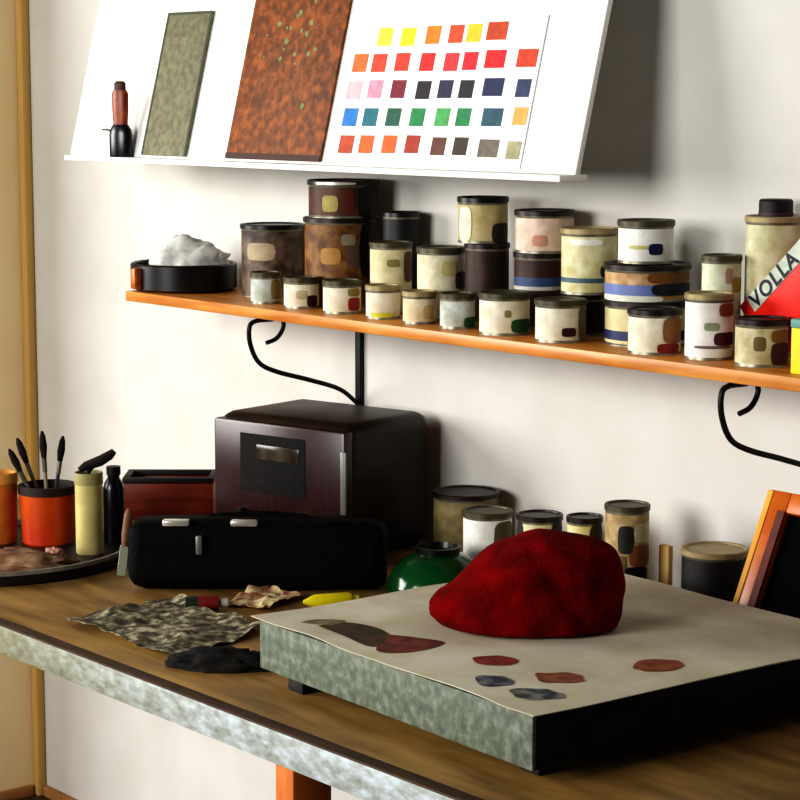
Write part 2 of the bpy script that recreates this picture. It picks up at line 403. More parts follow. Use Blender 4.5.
tin(478, 531, 290, 336, 'squat cream tin with large green label patch on the front row', CREAM2, v=2.615, lidm=lid_olive, marks=[(.25, .97, .08, .45, GRN), (0, .25, .5, .7, OLV)])
tin(534, 587, 297, 345, 'cream tin with small maroon square on its label, at shelf front', CREAM2, v=2.612, lidm=lid_olive, marks=[(.05, .6, .18, .42, MAR), (.7, .98, .05, .95, (120, 112, 84))])  # tall right-edge mark is painted side shade
tin(627, 682, 306, 357, 'cream tin with brown side and red lower corner at shelf front', CREAM2, v=2.612, lidm=lid_dark, marks=[(.3, .98, .3, .95, (150, 104, 62)), (.1, .9, .05, .3, (146, 34, 30))])
tin(684, 734, 291, 357, 'tall white tin with maroon patch beside the red-cornered tin', WHITE, v=2.625, lidm=lid_tan, marks=[(.2, .98, .22, .45, (80, 14, 40)), (-.6, .9, .17, .22, (120, 106, 96)), (.4, .98, .72, .95, (140, 86, 42)), (-.2, .4, .48, .62, (160, 168, 140))])
tin(734, 789, 316, 367, 'buff tin with brown side label below the slanted red box', lab((214, 206, 176), (176, 166, 120)), v=2.625, lidm=lid_dark, marks=[(.35, .98, .05, .6, (80, 32, 34)), (.35, .98, .6, .9, (150, 110, 40)), (-.3, .15, .4, .75, (120, 100, 60))])
# middle and back rows
tin(240, 305, 222, 272, 'dark brown tin with black lid left of the stacked rusty tins', lab((60, 44, 34), (120, 104, 84)), lid_black, v=2.735, lidh=.2, marks=[(-.8, .1, .3, .7, (186, 170, 140)), (.1, .4, .35, .6, (120, 96, 90))])
c, r, H = tin(303, 379, 215, 276, 'large rusty brown tin, lower of the dark stack of two', RUST, lid_dark, v=2.73, marks=[(-.55, .0, .25, .55, (186, 140, 72)), (.15, .5, .2, .6, (110, 86, 76)), (.5, .98, .0, 1, (24, 16, 14)), (.0, .4, .6, .8, (150, 140, 120))])  # full-height dark right mark is painted side shade
tin(307, 380, 178, 217, 'dark brown tin with painted pale rim glint, on top of the larger rusty tin', lab((62, 34, 18), (92, 52, 26)), lid_dark, v=2.73, zb=ZS + H, rim=mat('painted_rim_glint', (226, 220, 210), rough=0.3, metal=.3), lidh=.14, marks=[(-.6, -.15, .2, .7, (176, 160, 92)), (.4, .98, .0, 1, (20, 14, 12)), (-.1, .3, .2, .9, (100, 44, 24))])  # pale rim patch paints a highlight, dark right mark paints side shade
tin(382, 421, 210, 250, 'black tin just right of the stacked rusty tins', BLACK, lid_black, v=2.765)
tin(369, 413, 240, 285, 'cream tin with brown edge behind the yellow-edged tin', lab((222, 214, 180), (196, 188, 140)), v=2.695, marks=[(.6, .97, .1, .9, (110, 74, 56)), (-.2, .4, .5, .7, OLV)])
tin(416, 467, 245, 290, 'cream tin with dark olive lid behind the plain buff tin', CREAM, v=2.695, marks=[(.55, .97, .05, .5, (90, 64, 40)), (0, .6, .4, .8, (206, 196, 140))])
c, r, H = tin(464, 510, 241, 287, 'dark brown tin carrying a cream tin, behind the green-labelled tins', lab((40, 26, 18), (70, 46, 30)), lid_dark, v=2.715)
tin(457, 509, 195, 241, 'cream and olive tin stacked on the dark brown tin', lab((178, 164, 110), (196, 184, 140)), lid_black, v=2.715, zb=ZS + H, marks=[(-.92, -.45, .05, .9, (228, 228, 204)), (.35, .98, .0, .5, (40, 32, 26))])  # pale left patch is a painted glint
c, r, H = tin(513, 567, 250, 289, 'brown and blue banded tin, lower of the pink-topped stack', lab((70, 32, 20), (40, 24, 22)), lid_dark, v=2.74, bands=[(.12, .4, (56, 80, 120)), (0, .12, (190, 190, 180))])
tin(514, 575, 208, 251, 'pinkish cream tin with brown lid, on top of the brown-and-blue banded tin', PINKC, lid_dark, v=2.74, zb=ZS + H, marks=[(-.4, .1, .2, .5, (206, 150, 130))])
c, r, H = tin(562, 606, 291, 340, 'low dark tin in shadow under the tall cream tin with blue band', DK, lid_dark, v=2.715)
tin(560, 618, 226, 291, 'tall cream tin with thin blue band on the dark tin', lab((222, 218, 180), (194, 186, 130)), lid_tan, v=2.715, zb=ZS + H, bands=[(.2, .28, (84, 110, 124))], marks=[(.4, .98, .28, .5, (50, 44, 40)), (-.7, .5, .82, .92, (238, 238, 226))])
c, r, H = tin(603, 690, 297, 338, 'wide cream tin with blue foot, lowest of the three-tin stack', lab((216, 208, 164), (196, 186, 140)), lid_dark, v=2.70, bands=[(0, .28, (40, 52, 100))])
c2, r2, H2 = tin(603, 691, 261, 297, 'wide tin with blue band and brown top, middle of the three-tin stack', lab((206, 184, 140), (170, 120, 66)), lid_dark, v=2.70, zb=ZS + H, bands=[(.2, .55, (120, 136, 190))], marks=[(.1, .99, .2, .6, (30, 26, 40)), (.0, .98, .6, .95, (130, 84, 36)), (-.99, .4, 0, .2, (226, 230, 214))])
tin(617, 675, 218, 262, 'white tin with navy mark, topmost of the three-tin stack', WHITE, lid_olive, v=2.70, zb=ZS + H + H2, marks=[(.1, .6, .25, .55, NAVY), (-.6, .1, .4, .5, (206, 200, 130))])
tin(701, 742, 253, 292, 'pale tin with olive lid behind the tall white tin', lab((222, 226, 206), (196, 198, 168)), lid_olive, v=2.70, marks=[(.55, .98, .02, .5, (176, 142, 50)), (.2, .5, .3, .8, (180, 150, 134))])
cb, rb_, Hb = tin(744, 806, 214, 300, 'large cream tin behind the slanted red box, dark cap on it', lab((214, 212, 180), (186, 184, 140)), lid_tan, v=2.766)
# dark cap lying on the large tin
P = onv(776, 210, 2.755)
cp = empty('bottle_cap', (P.x, 2.755, ZS + Hb - 0.0002), 'dark brown screw cap lying on the large cream tin', 'cap')
sx = depth(P) / F
bm = NB(); lathe(bm, [(0, 0), (17 * sx, 0), (17 * sx, 15 * sx), (15.5 * sx, 17 * sx), (0, 17 * sx)], 32); finish('cap_body', bm, mat('dark_cap', (22, 12, 20), (30, 18, 24), scale=50), cp)
bm = NB(); lathe(bm, [(17.5 * sx, 1 * sx), (17.5 * sx, 4 * sx), (17 * sx, 4 * sx)], 32); finish('cap_ring', bm, mat('purple_ring', (70, 40, 56)), cp)

# slanted red box with lettered edge, leaning among the tins
tip = onv(739, 306, 2.676)
ang = math.radians(43)
LX = Vector((math.cos(ang), 0, math.sin(ang))); LY = Vector((0, 1, 0)); LZv = Vector((math.sin(ang), 0, -math.cos(ang)))
bl, bw, bt_ = 0.26, 0.17, 0.022
base = Vector((tip.x, 2.676, 0))
base.z = tip.z
bw = (tip.z - ZS - .0005) / math.cos(ang)      # lowest corner rests on the shelf
rb = empty('red_box', base, 'bright red box with dark lettering on its pale edge, slanted behind buff tin', 'box')
MR = Matrix((LX, LY, LZv)).transposed().to_4x4()
bm = NB(); box(bm, 0, bl, -0.001, bt_, 0.001, bw, 0.0015, mw=MR); finish('carton', bm, mat('bright_red_card', (226, 16, 8), (232, 40, 16), scale=30, rough=0.5), rb)
bm = NB(); box(bm, 0.022, bl - 0.001, -0.0022, -0.0008, 0.002, 0.030, 0.0003, 1, mw=MR); bandp = finish('title_band', bm, mat('pale_band', (206, 212, 196), (180, 190, 176), scale=50), rb); bandp['label'] = 'pale band with dark letters'
fc = bpy.data.curves.new('lettering', 'FONT'); fc.body = 'VOLLA'; fc.size = 0.036; fc.extrude = 0.0006; fc.offset = 0.0008; fc.space_character = 1.15
fo = bpy.data.objects.new('lettering', fc); COL.objects.link(fo)
dg = bpy.context.evaluated_depsgraph_get(); me = bpy.data.meshes.new_from_object(fo.evaluated_get(dg)); bpy.data.objects.remove(fo)
me.materials.clear(); me.materials.append(mat('dark_ink_lettering', (26, 30, 38)))
ML = MR @ Matrix.Translation((0.027, -0.0024, 0.028)) @ Matrix(((1, 0, 0, 0), (0, 0, -1, 0), (0, -1, 0, 0), (0, 0, 0, 1)))
# text x -> along, text y -> towards the upper edge (-z of box frame), text z -> out of the face
me.transform(ML)
lo = bpy.data.objects.new('lettering', me); COL.objects.link(lo); lo.parent = bandp

# yellow box at the right end
P0 = onv(790, 372, 2.575); P1 = onv(815, 372, 2.575)
bm = NB(); hh = onv(795, 319, 2.575).z - ZS
yb = empty('yellow_box', (P0.x, 2.575, ZS), 'yellow carton with teal lid at the right end of the shelf', 'box')
box(bm, 0, 0.07, 0, 0.05, 0, hh * .84, 0.002); finish('carton', bm, mat('yellow_card', (222, 214, 40), (206, 206, 60), scale=30), yb)
bm = NB(); box(bm, -0.001, 0.071, -0.001, 0.051, hh * .84, hh, 0.002); finish('lid', bm, mat('teal_card', (110, 156, 150)), yb)

# black oval pan with pale crumpled plastic at the left end
PC = onv(184, 280, 2.665); sc_ = depth(PC) / F
pn = empty('black_pan', (PC.x, 2.665, ZS), 'black shallow pan with painted orange highlight at the left end of shelf', 'pan')
bm = NB(); lathe(bm, [(0, 0.0), (54 * sc_ * .9, 0), (55 * sc_, 0.006), (55 * sc_, 26 * sc_), (53 * sc_, 27.5 * sc_), (51 * sc_, 26 * sc_), (50 * sc_, 0.008), (0, 0.008)], 56)
bmesh.ops.scale(bm, vec=(1, .95, 1), verts=bm.verts[:]); finish('pan_body', bm, mat('black_enamel', (14, 13, 16), (24, 20, 20), scale=30, rough=0.35), pn)
dirl = -RT
A = (dirl * .80 - HD * .60) * 52 * sc_
bm = NB(); box(bm, -0.011, 0.011, -0.02, 0.014, 3 * sc_, 24 * sc_, 0.006, mw=Matrix.Translation(A * .97) @ RZ(math.atan2(A.y, A.x) + PI / 2)); finish('side_highlight', bm, mat('orange_highlight', (206, 122, 50), (150, 70, 30), scale=40, rough=0.4), pn)  # orange block paints a highlight on the pan's side
zt = ZS + 0.02
bm = NB()
vs = lump(bm, 0.084, 0.050, 0.074, 4, .3, 4.5, 3.3, flat=-.35)
pb = finish('plastic_bundle', bm, mat('pale_translucent_plastic', (208, 208, 200), (236, 236, 232), scale=14, rough=0.45, bump=.3), smooth=0)
for p in pb.data.polygons: p.use_smooth = True
PP = onv(192, 258, 2.665); pb.location = (PP.x, 2.665, ZS + 0.0085); pb.rotation_euler = (0, 0, -.65 + PI / 2 + .1)
tag(pb, 'crumpled pale plastic bundle heaped in the black pan', 'bundle')

# ------------------------------------------------------------------ things on the table
# galvanised slab on small feet, paper on top
SA = math.atan2(1.875 - 1.903, -2.055 + 2.71)
SW, SD, SZ0, SZ1 = 0.655, 0.655, 0.975, 1.05
s0 = Vector((-2.71, 1.903, 0))
sl = empty('stone_slab', (s0.x, s0.y, ZD), 'thick grey-green slab on short feet near the table front', 'slab', rz=SA)
galv = mat('mottled_grey_green_slab', (84, 92, 80), (136, 144, 132), scale=62, rough=0.6, detail=8, c3=(106, 114, 98), bump=.08, lo=.3, hi=.7)
bm = NB(); box(bm, 0, SW, 0, SD, SZ0 - ZD, SZ1 - ZD, 0.002); finish('slab_body', bm, galv, sl)
bm = NB(); box(bm, SW - .001, SW + .003, 0.003, SD - 0.003, SZ0 - ZD + .002, SZ1 - ZD - .002, 0.001); o_ = finish('end_shade_face', bm, mat('end_shade_black', (20, 20, 18), (36, 36, 32), scale=30, rough=.7, detail=6, spec=.2), sl); o_['label'] = 'end face painted dark as shade'  # near-black layer paints the shade on the slab's unlit end
for fx, fy in ((0.075, 0.02), (SW - 0.06, 0.05), (0.075, SD - 0.06), (SW - 0.06, SD - 0.06)):
    bm = NB(); box(bm, fx - 0.02, fx + 0.02, fy - 0.005, fy + 0.035, 0, SZ0 - ZD, 0.002); finish('foot', bm, mat('dark_foot', (26, 18, 14)), sl)
paper_m = mat('cream_newsprint', (196, 188, 160), (216, 210, 190), scale=9, rough=0.85, bump=0.05)
def pz(a, b):
    n = noise.noise(Vector((a * 5, b * 5, 1.3))) * 0.0022 + 0.0025
    return SZ1 - ZD + 0.0035 + n
def pf(i, j):
    x = -0.012 + (SW + 0.012 + 0.012) * i; y = -0.008 + (SD + 0.01) * j
    z = pz(i, j)
    x += 0.004 * math.sin(j * 9) ; y += 0.006 * noise.noise(Vector((i * 6, j, 4)))
    if x > SW: z -= (x - SW) * 0.1
    return Vector((x, y, z))
bm = NB(); gridsheet(bm, 40, 40, pf, 0.0012)
pp = finish('newsprint_sheet', bm, paper_m); pp.location = sl.location; pp.rotation_euler = (0, 0, SA)
tag(pp, 'cream paper sheet with printed patches lying over the slab', 'paper')
SMi = (Matrix.Translation(s0) @ RZ(SA)).inverted()
def pmark(pts, c, nm):
    loc = [SMi @ onz(x, y, SZ1 + 0.007) for x, y in pts]
    cx = sum((p.x for p in loc)) / len(loc); cy = sum((p.y for p in loc)) / len(loc)
    ring = smoothpath([Vector((p.x, p.y, 0)) for p in loc] + [Vector((loc[0].x, loc[0].y, 0))], 4)[:-1]
    def P3(x, y): 
        i = (x + 0.012) / (SW + 0.024); j = (y + 0.008) / (SD + 0.01)
        return bm.verts.new((x, y, pz(i, j) + 0.0008))
    bm = NB(); ctr = P3(cx, cy)
    mid = [P3(cx + (p.x - cx) * .5, cy + (p.y - cy) * .5) for p in ring]
    out = [P3(p.x, p.y) for p in ring]
    n = len(ring)
    for k in range(n):
        k2 = (k + 1) % n
        bm.faces.new((ctr, mid[k], mid[k2])); bm.faces.new((mid[k], out[k], out[k2], mid[k2]))
    for f in bm.faces:
        if f.normal.z < 0 or True: pass
    bmesh.ops.recalc_face_normals(bm, faces=bm.faces[:])
    finish('printed_patch', bm, mat(nm, c[0], c[1], scale=45, rough=0.8, lo=.4, hi=.6), pp)
def ell(x, y, rx, ry, sk=0.0):
    out = []
    for k in range(14):
        a_ = 2 * PI * k / 14; q = random.uniform(.86, 1.1)
        ca, sa = math.cos(a_), math.sin(a_)
        ca = math.copysign(abs(ca) ** .7, ca); sa = math.copysign(abs(sa) ** .7, sa)
        out.append((x + rx * ca * q + sk * sa, y + ry * sa * q))
    return out
pmark(ell(494, 661, 23, 5, 4), ((120, 34, 24), (150, 60, 40)), 'red_print')
pmark(ell(560, 678, 25, 5.5, 4), ((120, 64, 36), (150, 90, 60)), 'brown_print')
pmark(ell(659, 664, 24, 6, -4), ((150, 86, 46), (120, 60, 30)), 'orange_print')
pmark(ell(494, 681, 19, 5.5, 5), ((50, 56, 70), (120, 120, 120)), 'slate_print')
pmark(ell(535, 694, 26, 5.5, 6), ((60, 66, 66), (130, 130, 124)), 'grey_print')
pmark([(318, 626), (345, 622), (378, 628), (392, 638), (372, 646), (345, 636)], ((84, 62, 36), (56, 50, 30)), 'dark_brown_print')
pmark([(388, 634), (412, 636), (444, 641), (428, 648), (398, 652), (376, 649)], ((128, 62, 46), (96, 44, 30)), 'rust_print')
pmark([(300, 622), (315, 619), (345, 620), (330, 625)], ((110, 102, 66), (140, 130, 90)), 'olive_print')

# red cloth bundle
lc = Vector((-2.415, 2.205, 0)) - RT * .010 - HD * .022
sR = depth(Vector((lc.x, lc.y, 1.1))) / F
def pinch(p):
    p = p.copy()
    if p.x > 0:                      # boxy right shoulder
        q = math.hypot(p.x, p.z)
        if q > 1e-4:
            c_, s_ = abs(p.x) / q, abs(p.z) / q
            k = 1 / (c_ ** 2.7 + s_ ** 2.7) ** (1 / 2.7)
            p.x *= k; p.z *= k
    t = min(1, max(0, (-p.x + .12) / 1.1))   # top slopes down to a low nose on the left
    p.z = -.5 + (p.z + .5) * (1 - .55 * t ** 1.25)
    if p.z > .55: p.z = .55 + (p.z - .55) * .62
    p.x -= .06 * t * (p.z < 0)
    crease = math.exp(-((p.z - .2 + .12 * p.x) / .07) ** 2) + .7 * math.exp(-((p.x - .35 + .5 * p.z) / .06) ** 2)
    if p.y < 0: p.y += .07 * crease
    p.z -= .03 * math.exp(-((p.x + .25 - .3 * p.y) / .05) ** 2) * (p.z > 0)
    return p
bm = NB(); lump(bm, 94 * sR, 0.105, 70 * sR, 5, .07, 2.6, 1.9, flat=-.5, pinch=pinch)
red = mat('dark_red_felt', (132, 0, 5), (92, 0, 3), scale=18, rough=0.95, bump=.25, bscale=120, spec=.1)
rl = finish('red_cloth_bundle', bm, red, smooth=0)
for p in rl.data.polygons: p.use_smooth = True
rl.location = (lc.x, lc.y, SZ1 + 0.0085); rl.rotation_euler = (0, 0, math.atan2(RT.y, RT.x))
tag(rl, 'dark red felt cloth bundle resting on the paper-covered slab', 'cloth')

# radio
fl = Vector((-3.64, 2.445, 0)); fr_ = Vector((-3.303, 2.523, 0)); ra = math.atan2(fr_.y - fl.y, fr_.x - fl.x)
RWd, RDp, RHt = (fr_ - fl).length, 0.275, 1.222 - ZD
rd = empty('old_radio', (fl.x, fl.y, ZD), 'old dark brown table radio standing against the wall under the shelf', 'radio', rz=ra)
walnut = mat('dark_walnut_veneer', (32, 24, 14), (50, 38, 22), scale=10, rough=0.4, stretch=(1, 1, 5), spec=.3)
bm = NB(); box(bm, 0, RWd, 0.012, RDp, 0.008, RHt, 0.028, 5); finish('cabinet', bm, walnut, rd)
bm = NB(); box(bm, 0.003, RWd - .003, 0.0, 0.03, 0.01, RHt - .012, 0.006, 2); ff = finish('front_panel', bm, mat('dark_red_brown_front', (58, 27, 27), (42, 20, 20), scale=14, rough=0.3, stretch=(8, 8, .6)), rd)
bm = NB(); box(bm, 0.075, RWd - .1, -0.002, 0.004, 0.12, RHt - .035, 0.003); finish('speaker_cloth', bm, mat('black_grille_cloth', (18, 15, 15), (30, 26, 24), scale=150, rough=0.9), ff)
bm = NB(); box(bm, 0.12, RWd - .115, -0.0035, 0, RHt - .085, RHt - .055, 0.002); finish('dial', bm, mat('dim_dial_glass', (52, 42, 34), (84, 74, 60), scale=30, rough=0.2), ff)
for kx in (.08, RWd - .08):
    bm = NB(); lathe(bm, [(0, 0), (.016, 0), (.015, .014), (0, .015)], 24, mw=TR(kx, -0.001, .07) @ Matrix.Rotation(PI / 2, 4, 'X')); finish('knob', bm, mat('radio_knob', (30, 20, 16), rough=0.3), ff)
bm = NB(); box(bm, RWd - .012, RWd + .0015, -0.0015, 0.004, .1, RHt - .05, 0.001); finish('corner_glint', bm, mat('pale_corner_glint', (112, 112, 104), rough=0.4, metal=.3), ff)  # pale strip paints the glint along the cabinet's lit corner
for a, b in ((.03, .04), (RWd - .03, .04), (.03, RDp - .03), (RWd - .03, RDp - .03)):
    bm = NB(); lathe(bm, [(0, 0), (.012, 0), (.014, .014), (0, .014)], 16, mw=TR(a, b, 0)); finish('foot', bm, iron, rd)

# black tool bag in front of the radio
bc = Vector((-3.275, 2.30, ZD)); ba = math.atan2(.37, .31)
bg = empty('tool_bag', bc, 'black leather tool bag with silver clasps in front of the radio', 'bag', rz=ba)
bm = NB(); vs = box(bm, -.235, .235, -.06, .06, 0, .125, 0.03, 4)
bmesh.ops.subdivide_edges(bm, edges=bm.edges[:], cuts=2, use_grid_fill=True)
for v in bm.verts:
    if v.co.z > .01:
        v.co += Vector((noise.noise(v.co * 14), noise.noise(v.co * 14 + Vector((5, 0, 0))), noise.noise(v.co * 12 + Vector((0, 7, 0))))) * 0.010
        v.co.y *= 1 - .22 * v.co.z / .125
leather = mat('black_leather', (7, 6, 7), (11, 10, 10), scale=60, rough=0.7, bump=.1, spec=.15)
finish('bag_body', bm, leather, bg, smooth=60)
silver = mat('bright_clasp_metal', (226, 222, 212), rough=0.25, metal=.7)
for kx in (-.145, -.02):
    bm = NB(); box(bm, kx - .028, kx + .022, -.050, -.030, .119, .131, .004, mw=Matrix.Identity(4)); finish('clasp', bm, silver, bg)
bm = NB(); box(bm, -.11, -.098, -.066, -.055, .07, .105, .003); finish('buckle', bm, mat('grey_buckle', (130, 130, 126), metal=.5, rough=.4), bg)
bm = NB(); tube(bm, smoothpath([(-.10, 0, .112), (-.09, .012, .124), (0, .02, .129), (.09, .012, .124), (.10, 0, .112)]), .007); finish('handle', bm, leather, bg)

# red-brown wooden box left of the radio
P0 = onv(123, 478, 2.44)
wb = empty('wooden_box', (P0.x, 2.44, ZD), 'open red-brown wooden box with dark rim left of the radio', 'box', rz=math.atan2(RT.y, RT.x))
w_, h_ = 90 * depth(P0) / F, P0.z - ZD - .012
redw = mat('red_brown_wood', (146, 58, 24), (112, 38, 16), scale=10, rough=0.45, stretch=(1, 6, 6))
bm = NB()
for a in ((0, w_, 0, .01), (0, w_, .10, .11), (0, .01, .01, .10), (w_ - .01, w_, .01, .10)): box(bm, a[0], a[1], a[2], a[3], 0, h_, .002)
box(bm, .01, w_ - .01, .01, .10, 0, .01); finish('box_sides', bm, redw, wb)
bm = NB()
for a in ((-.002, w_ + .002, -.002, .012), (-.002, w_ + .002, .098, .112), (-.002, .012, .012, .098), (w_ - .012, w_ + .002, .012, .098)): box(bm, a[0], a[1], a[2], a[3], h_, h_ + .012, .002)
finish('dark_rim', bm, mat('dark_box_rim', (24, 16, 14)), wb)

# round black tray with pots
tc_ = Vector((-3.80, 2.03, ZD)); TRr = 0.27
ty = empty('round_tray', tc_, 'round black tray with grey rim under the brush pots', 'tray')
bm = NB(); lathe(bm, [(0, 0), (TRr * .97, 0), (TRr, .004), (TRr, .026), (TRr * .985, .027), (TRr * .975, .014), (0, .012)], 72); finish('tray_dish', bm, mat('black_tray', (18, 15, 14), (30, 24, 20), scale=20, rough=.5), ty)
bm = NB(); lathe(bm, [(TRr * 1.003, .0205), (TRr * 1.003, .028), (TRr * .98, .028), (TRr * .98, .0245)], 72); rm = finish('tray_rim', bm, mat('grey_tray_rim', (150, 146, 136), (110, 104, 92), scale=20, rough=.5), ty)
TZ = ZD + .0125
def pot(xc, w, yt, yb, name, label, m, lipm, flare=1.1, cat='pot'):
    P = onz(xc, yb, TZ); s = depth(P) / F; r = w / 2 * s
    d = Vector((P.x, P.y, 0)).normalized(); C_ = Vector((P.x, P.y, TZ)) + d * r
    dd = ray(xc, yt); dist = math.hypot(C_.x, C_.y) / math.hypot(dd.x, dd.y); H = EYE.z + dd.z * dist - TZ
    ro = empty(name, C_, label, cat)
    rb = r / flare
    bm = NB(); lathe(bm, [(0, 0), (rb * .95, 0), (rb, .004), (r * .99, H * .9), (r * .9, H * .9), (rb * .88, .012), (0, .012)], 40); finish('pot_body', bm, m, ro)
    bm = NB(); lathe(bm, [(r * .9, H * .86), (r * 1.03, H * .86), (r * 1.03, H * .98), (r, H), (r * .9, H), (r * .88, H * .9), (r * .88, H * .86)], 40); finish('pot_lip', bm, lipm, ro)
    return C_, r, H
orange_clay = mat('orange_red_glaze', (206, 92, 22), (186, 56, 16), scale=9, rough=0.35)
pc, pr, phh = pot(49, 58, 484, 548, 'brush_pot', 'orange-red pot holding four paintbrushes on the round tray', orange_clay, mat('dark_pot_lip', (40, 20, 16)))
brush_wood = [mat('grey_brush_handle', (110, 104, 96)), mat('olive_brush_handle', (96, 88, 54)), mat('pale_brush_handle', (150, 142, 120)), mat('slate_brush_handle', (90, 90, 100))]
bris = mat('dark_bristles', (22, 18, 20), (40, 32, 30), scale=90, rough=.9)
ferr = mat('ferrule_metal', (130, 126, 116), rough=.35, metal=.7)
BL_ = ['paintbrush leaning furthest left in the orange-red pot', 'short paintbrush second from left in the orange-red pot', 'tallest paintbrush in the middle of the orange-red pot', 'paintbrush standing upright at the right side of the orange-red pot']
tips = [(9, 449), (17, 438), (42, 431), (63, 436)]
for k, (tx, tyy) in enumerate(tips):
    off = RT * ((-.6, -.25, .1, .55)[k] * pr * .6)
    ax = Vector((pc.x, pc.y, 0)) + off * .4 + HD * (.012 * (k % 2) - .006)
    dd = ray(tx, tyy); d0 = math.hypot(pc.x, pc.y) + (0.01, .03, -.01, .02)[k]; dist = d0 / math.hypot(dd.x, dd.y)
    T = EYE + dd * dist; Bs = Vector((ax.x, ax.y, TZ + .014)) - RT * ((T - Vector((ax.x, ax.y, 0))).dot(RT) * .25)
    L = T - Bs
    ro = empty('paintbrush', Bs, BL_[k], 'brush', 'paintbrushes in the orange-red pot')
    bm = NB(); tube(bm, [L * 0, L * .3, L * .62], [.0028, .0045, .004], 10); finish('handle', bm, brush_wood[k], ro)
    bm = NB(); tube(bm, [L * .615, L * .75], [.0048, .005], 10); finish('ferrule', bm, ferr, ro)
    bm = NB(); tube(bm, [L * .745, L * .85, L * .95, L], [.005, .0078, .006, .002], 10); finish('bristles', bm, bris, ro)
pot(2, 34, 472, 545, 'clay_pot', 'orange clay pot at left edge beside the brush pot', mat('orange_clay', (210, 130, 50), (176, 84, 26), scale=14, rough=.5), mat('orange_clay_lip', (214, 150, 70)))
jc, jr, jh = pot(90, 28, 472, 556, 'cream_jar', 'tall cream jar between the orange-red pot and the black bottle', mat('cream_glaze', (216, 206, 140), (190, 176, 120), scale=16, rough=.35), mat('jar_lip', (160, 150, 100)), 1.02, 'jar')
# short black brush standing in the jar, head slanting right
d0 = math.hypot(jc.x, jc.y)
def atd(x, y, dd_=0.0):
    q = ray(x, y); return EYE + q * ((d0 + dd_) / math.hypot(q.x, q.y))
ro = empty('black_brush', Vector((jc.x, jc.y, TZ + .0135)), 'black flat brush laid slanting across the cream jar mouth', 'brush')
O_ = Vector(ro.location)
bm = NB(); tube(bm, [Vector((0, 0, 0)), atd(88, 472) - O_, atd(96, 462) - O_], [.004, .005, .006], 10); finish('handle', bm, iron, ro)
bm = NB(); tube(bm, [atd(79, 470, -.01) - O_, atd(86, 466, -.01) - O_, atd(100, 461, -.01) - O_, atd(110, 455, -.01) - O_, atd(114, 451, -.01) - O_], [.005, .009, .0105, .009, .006], 12); finish('brush_head', bm, bris, ro)
# black bottle
P = onz(115, 556, ZD); s = depth(P) / F; r = 11 * s
d = Vector((P.x, P.y, 0)).normalized(); C_ = Vector((P.x, P.y, ZD)) + d * r + d * .06
H = 84 * s
bb = empty('black_bottle', C_, 'slim black bottle standing right of the cream jar', 'bottle')
bm = NB(); lathe(bm, [(0, 0), (r * .95, 0), (r, .003), (r, H * .72), (r * .85, H * .8), (r * .55, H * .86), (r * .55, H * .9), (0, H * .9)], 32); finish('glass_body', bm, mat('black_bottle_glass', (16, 18, 24), rough=0.25), bb)
bm = NB(); lathe(bm, [(0, H * .9), (r * .65, H * .9), (r * .65, H), (0, H)], 24); finish('cap', bm, iron, bb)
# palette knife leaning on the bag end
K0, K1 = onz(121, 578, ZD), None
kn = empty('palette_knife', (K0.x, K0.y, ZD), 'grey palette knife leaning upright against the left end of tool bag', 'knife', rz=math.atan2(RT.y, RT.x))
MK = Matrix.Rotation(math.radians(-14), 4, 'X') @ Matrix.Rotation(math.radians(6), 4, 'Y')
bm = NB(); box(bm, -.0085, .0085, -.0012, .0012, .004, .062, .0008, 1, mw=MK); finish('blade', bm, mat('dull_blade', (140, 140, 124), rough=.45, metal=.3), kn)
bm = NB(); lathe(bm, [(0, .06), (.006, .06), (.009, .08), (.0085, .12), (.005, .13), (0, .131)], 20, mw=MK); finish('handle', bm, mat('brown_handle', (104, 66, 36), (130, 90, 54), scale=40), kn)
# rags on the tray
def rag(name, x, y, z, rx, ry, rz, c1, c2, label, cat, seed, rot=0.0, amp=.35):
    bm = NB(); lump(bm, rx, ry, rz, 4, amp, 5, seed, flat=-.3)
    o = finish(name, bm, mat(name + '_cloth_%d' % int(seed * 10), c1, c2, scale=26, rough=.9, bump=.3), smooth=0)
    for p in o.data.polygons: p.use_smooth = True
    P = onz(x, y, z); o.location = (P.x, P.y, z); o.rotation_euler = (0, 0, rot)
    return tag(o, label, cat)
rag('paint_rag', 18, 566, TZ + .0005, .10, .07, .02, (120, 74, 48), (160, 130, 100), 'brown paint-stained rag lying on the round tray', 'rag', 2.1, .6)
rag('clay_lump', 54, 560, TZ + .0005, .022, .018, .018, (190, 150, 136), (160, 110, 90), 'small pinkish clay lump in front of the orange-red pot', 'clay', 4.2)

# newsprint sheets crumpled on the table
def sheet(name, corners, amp, freq, seed, m, label, z0=ZD + .003, n=36, lift=None):
    A, B, C2, D = [onz(x, y, ZD) for x, y in corners]
    org = (A + B + C2 + D) / 4; org.z = ZD
    def fn(i, j):
        P = (A * (1 - i) + B * i) * (1 - j) + (D * (1 - i) + C2 * i) * j
        h = abs(noise.noise(Vector((P.x * freq, P.y * freq, seed)))) * amp + .5 * abs(noise.noise(Vector((P.x * freq * 2.3, P.y * freq * 2.3, seed)))) * amp
        if lift: h += lift(i, j)
        w = Vector((noise.noise(Vector((i * 4, j * 4, seed))), noise.noise(Vector((i * 4, j * 4, seed + 3))), 0)) * .012
        Q = P + w - org; Q.z = z0 - ZD + h
        return Q
    bm = NB(); gridsheet(bm, n, n, fn, .001)
    o = finish(name, bm, m, smooth=50); o.location = org
    return tag(o, label, 'paper')
newsp = mat('grey_olive_newsprint', (62, 58, 48), (186, 178, 150), scale=60, rough=.85, lo=.36, hi=.64, c3=(112, 104, 80), detail=5)
newsp2 = mat('tan_pink_newsprint', (150, 100, 74), (200, 182, 140), scale=40, rough=.85, lo=.4, hi=.6)
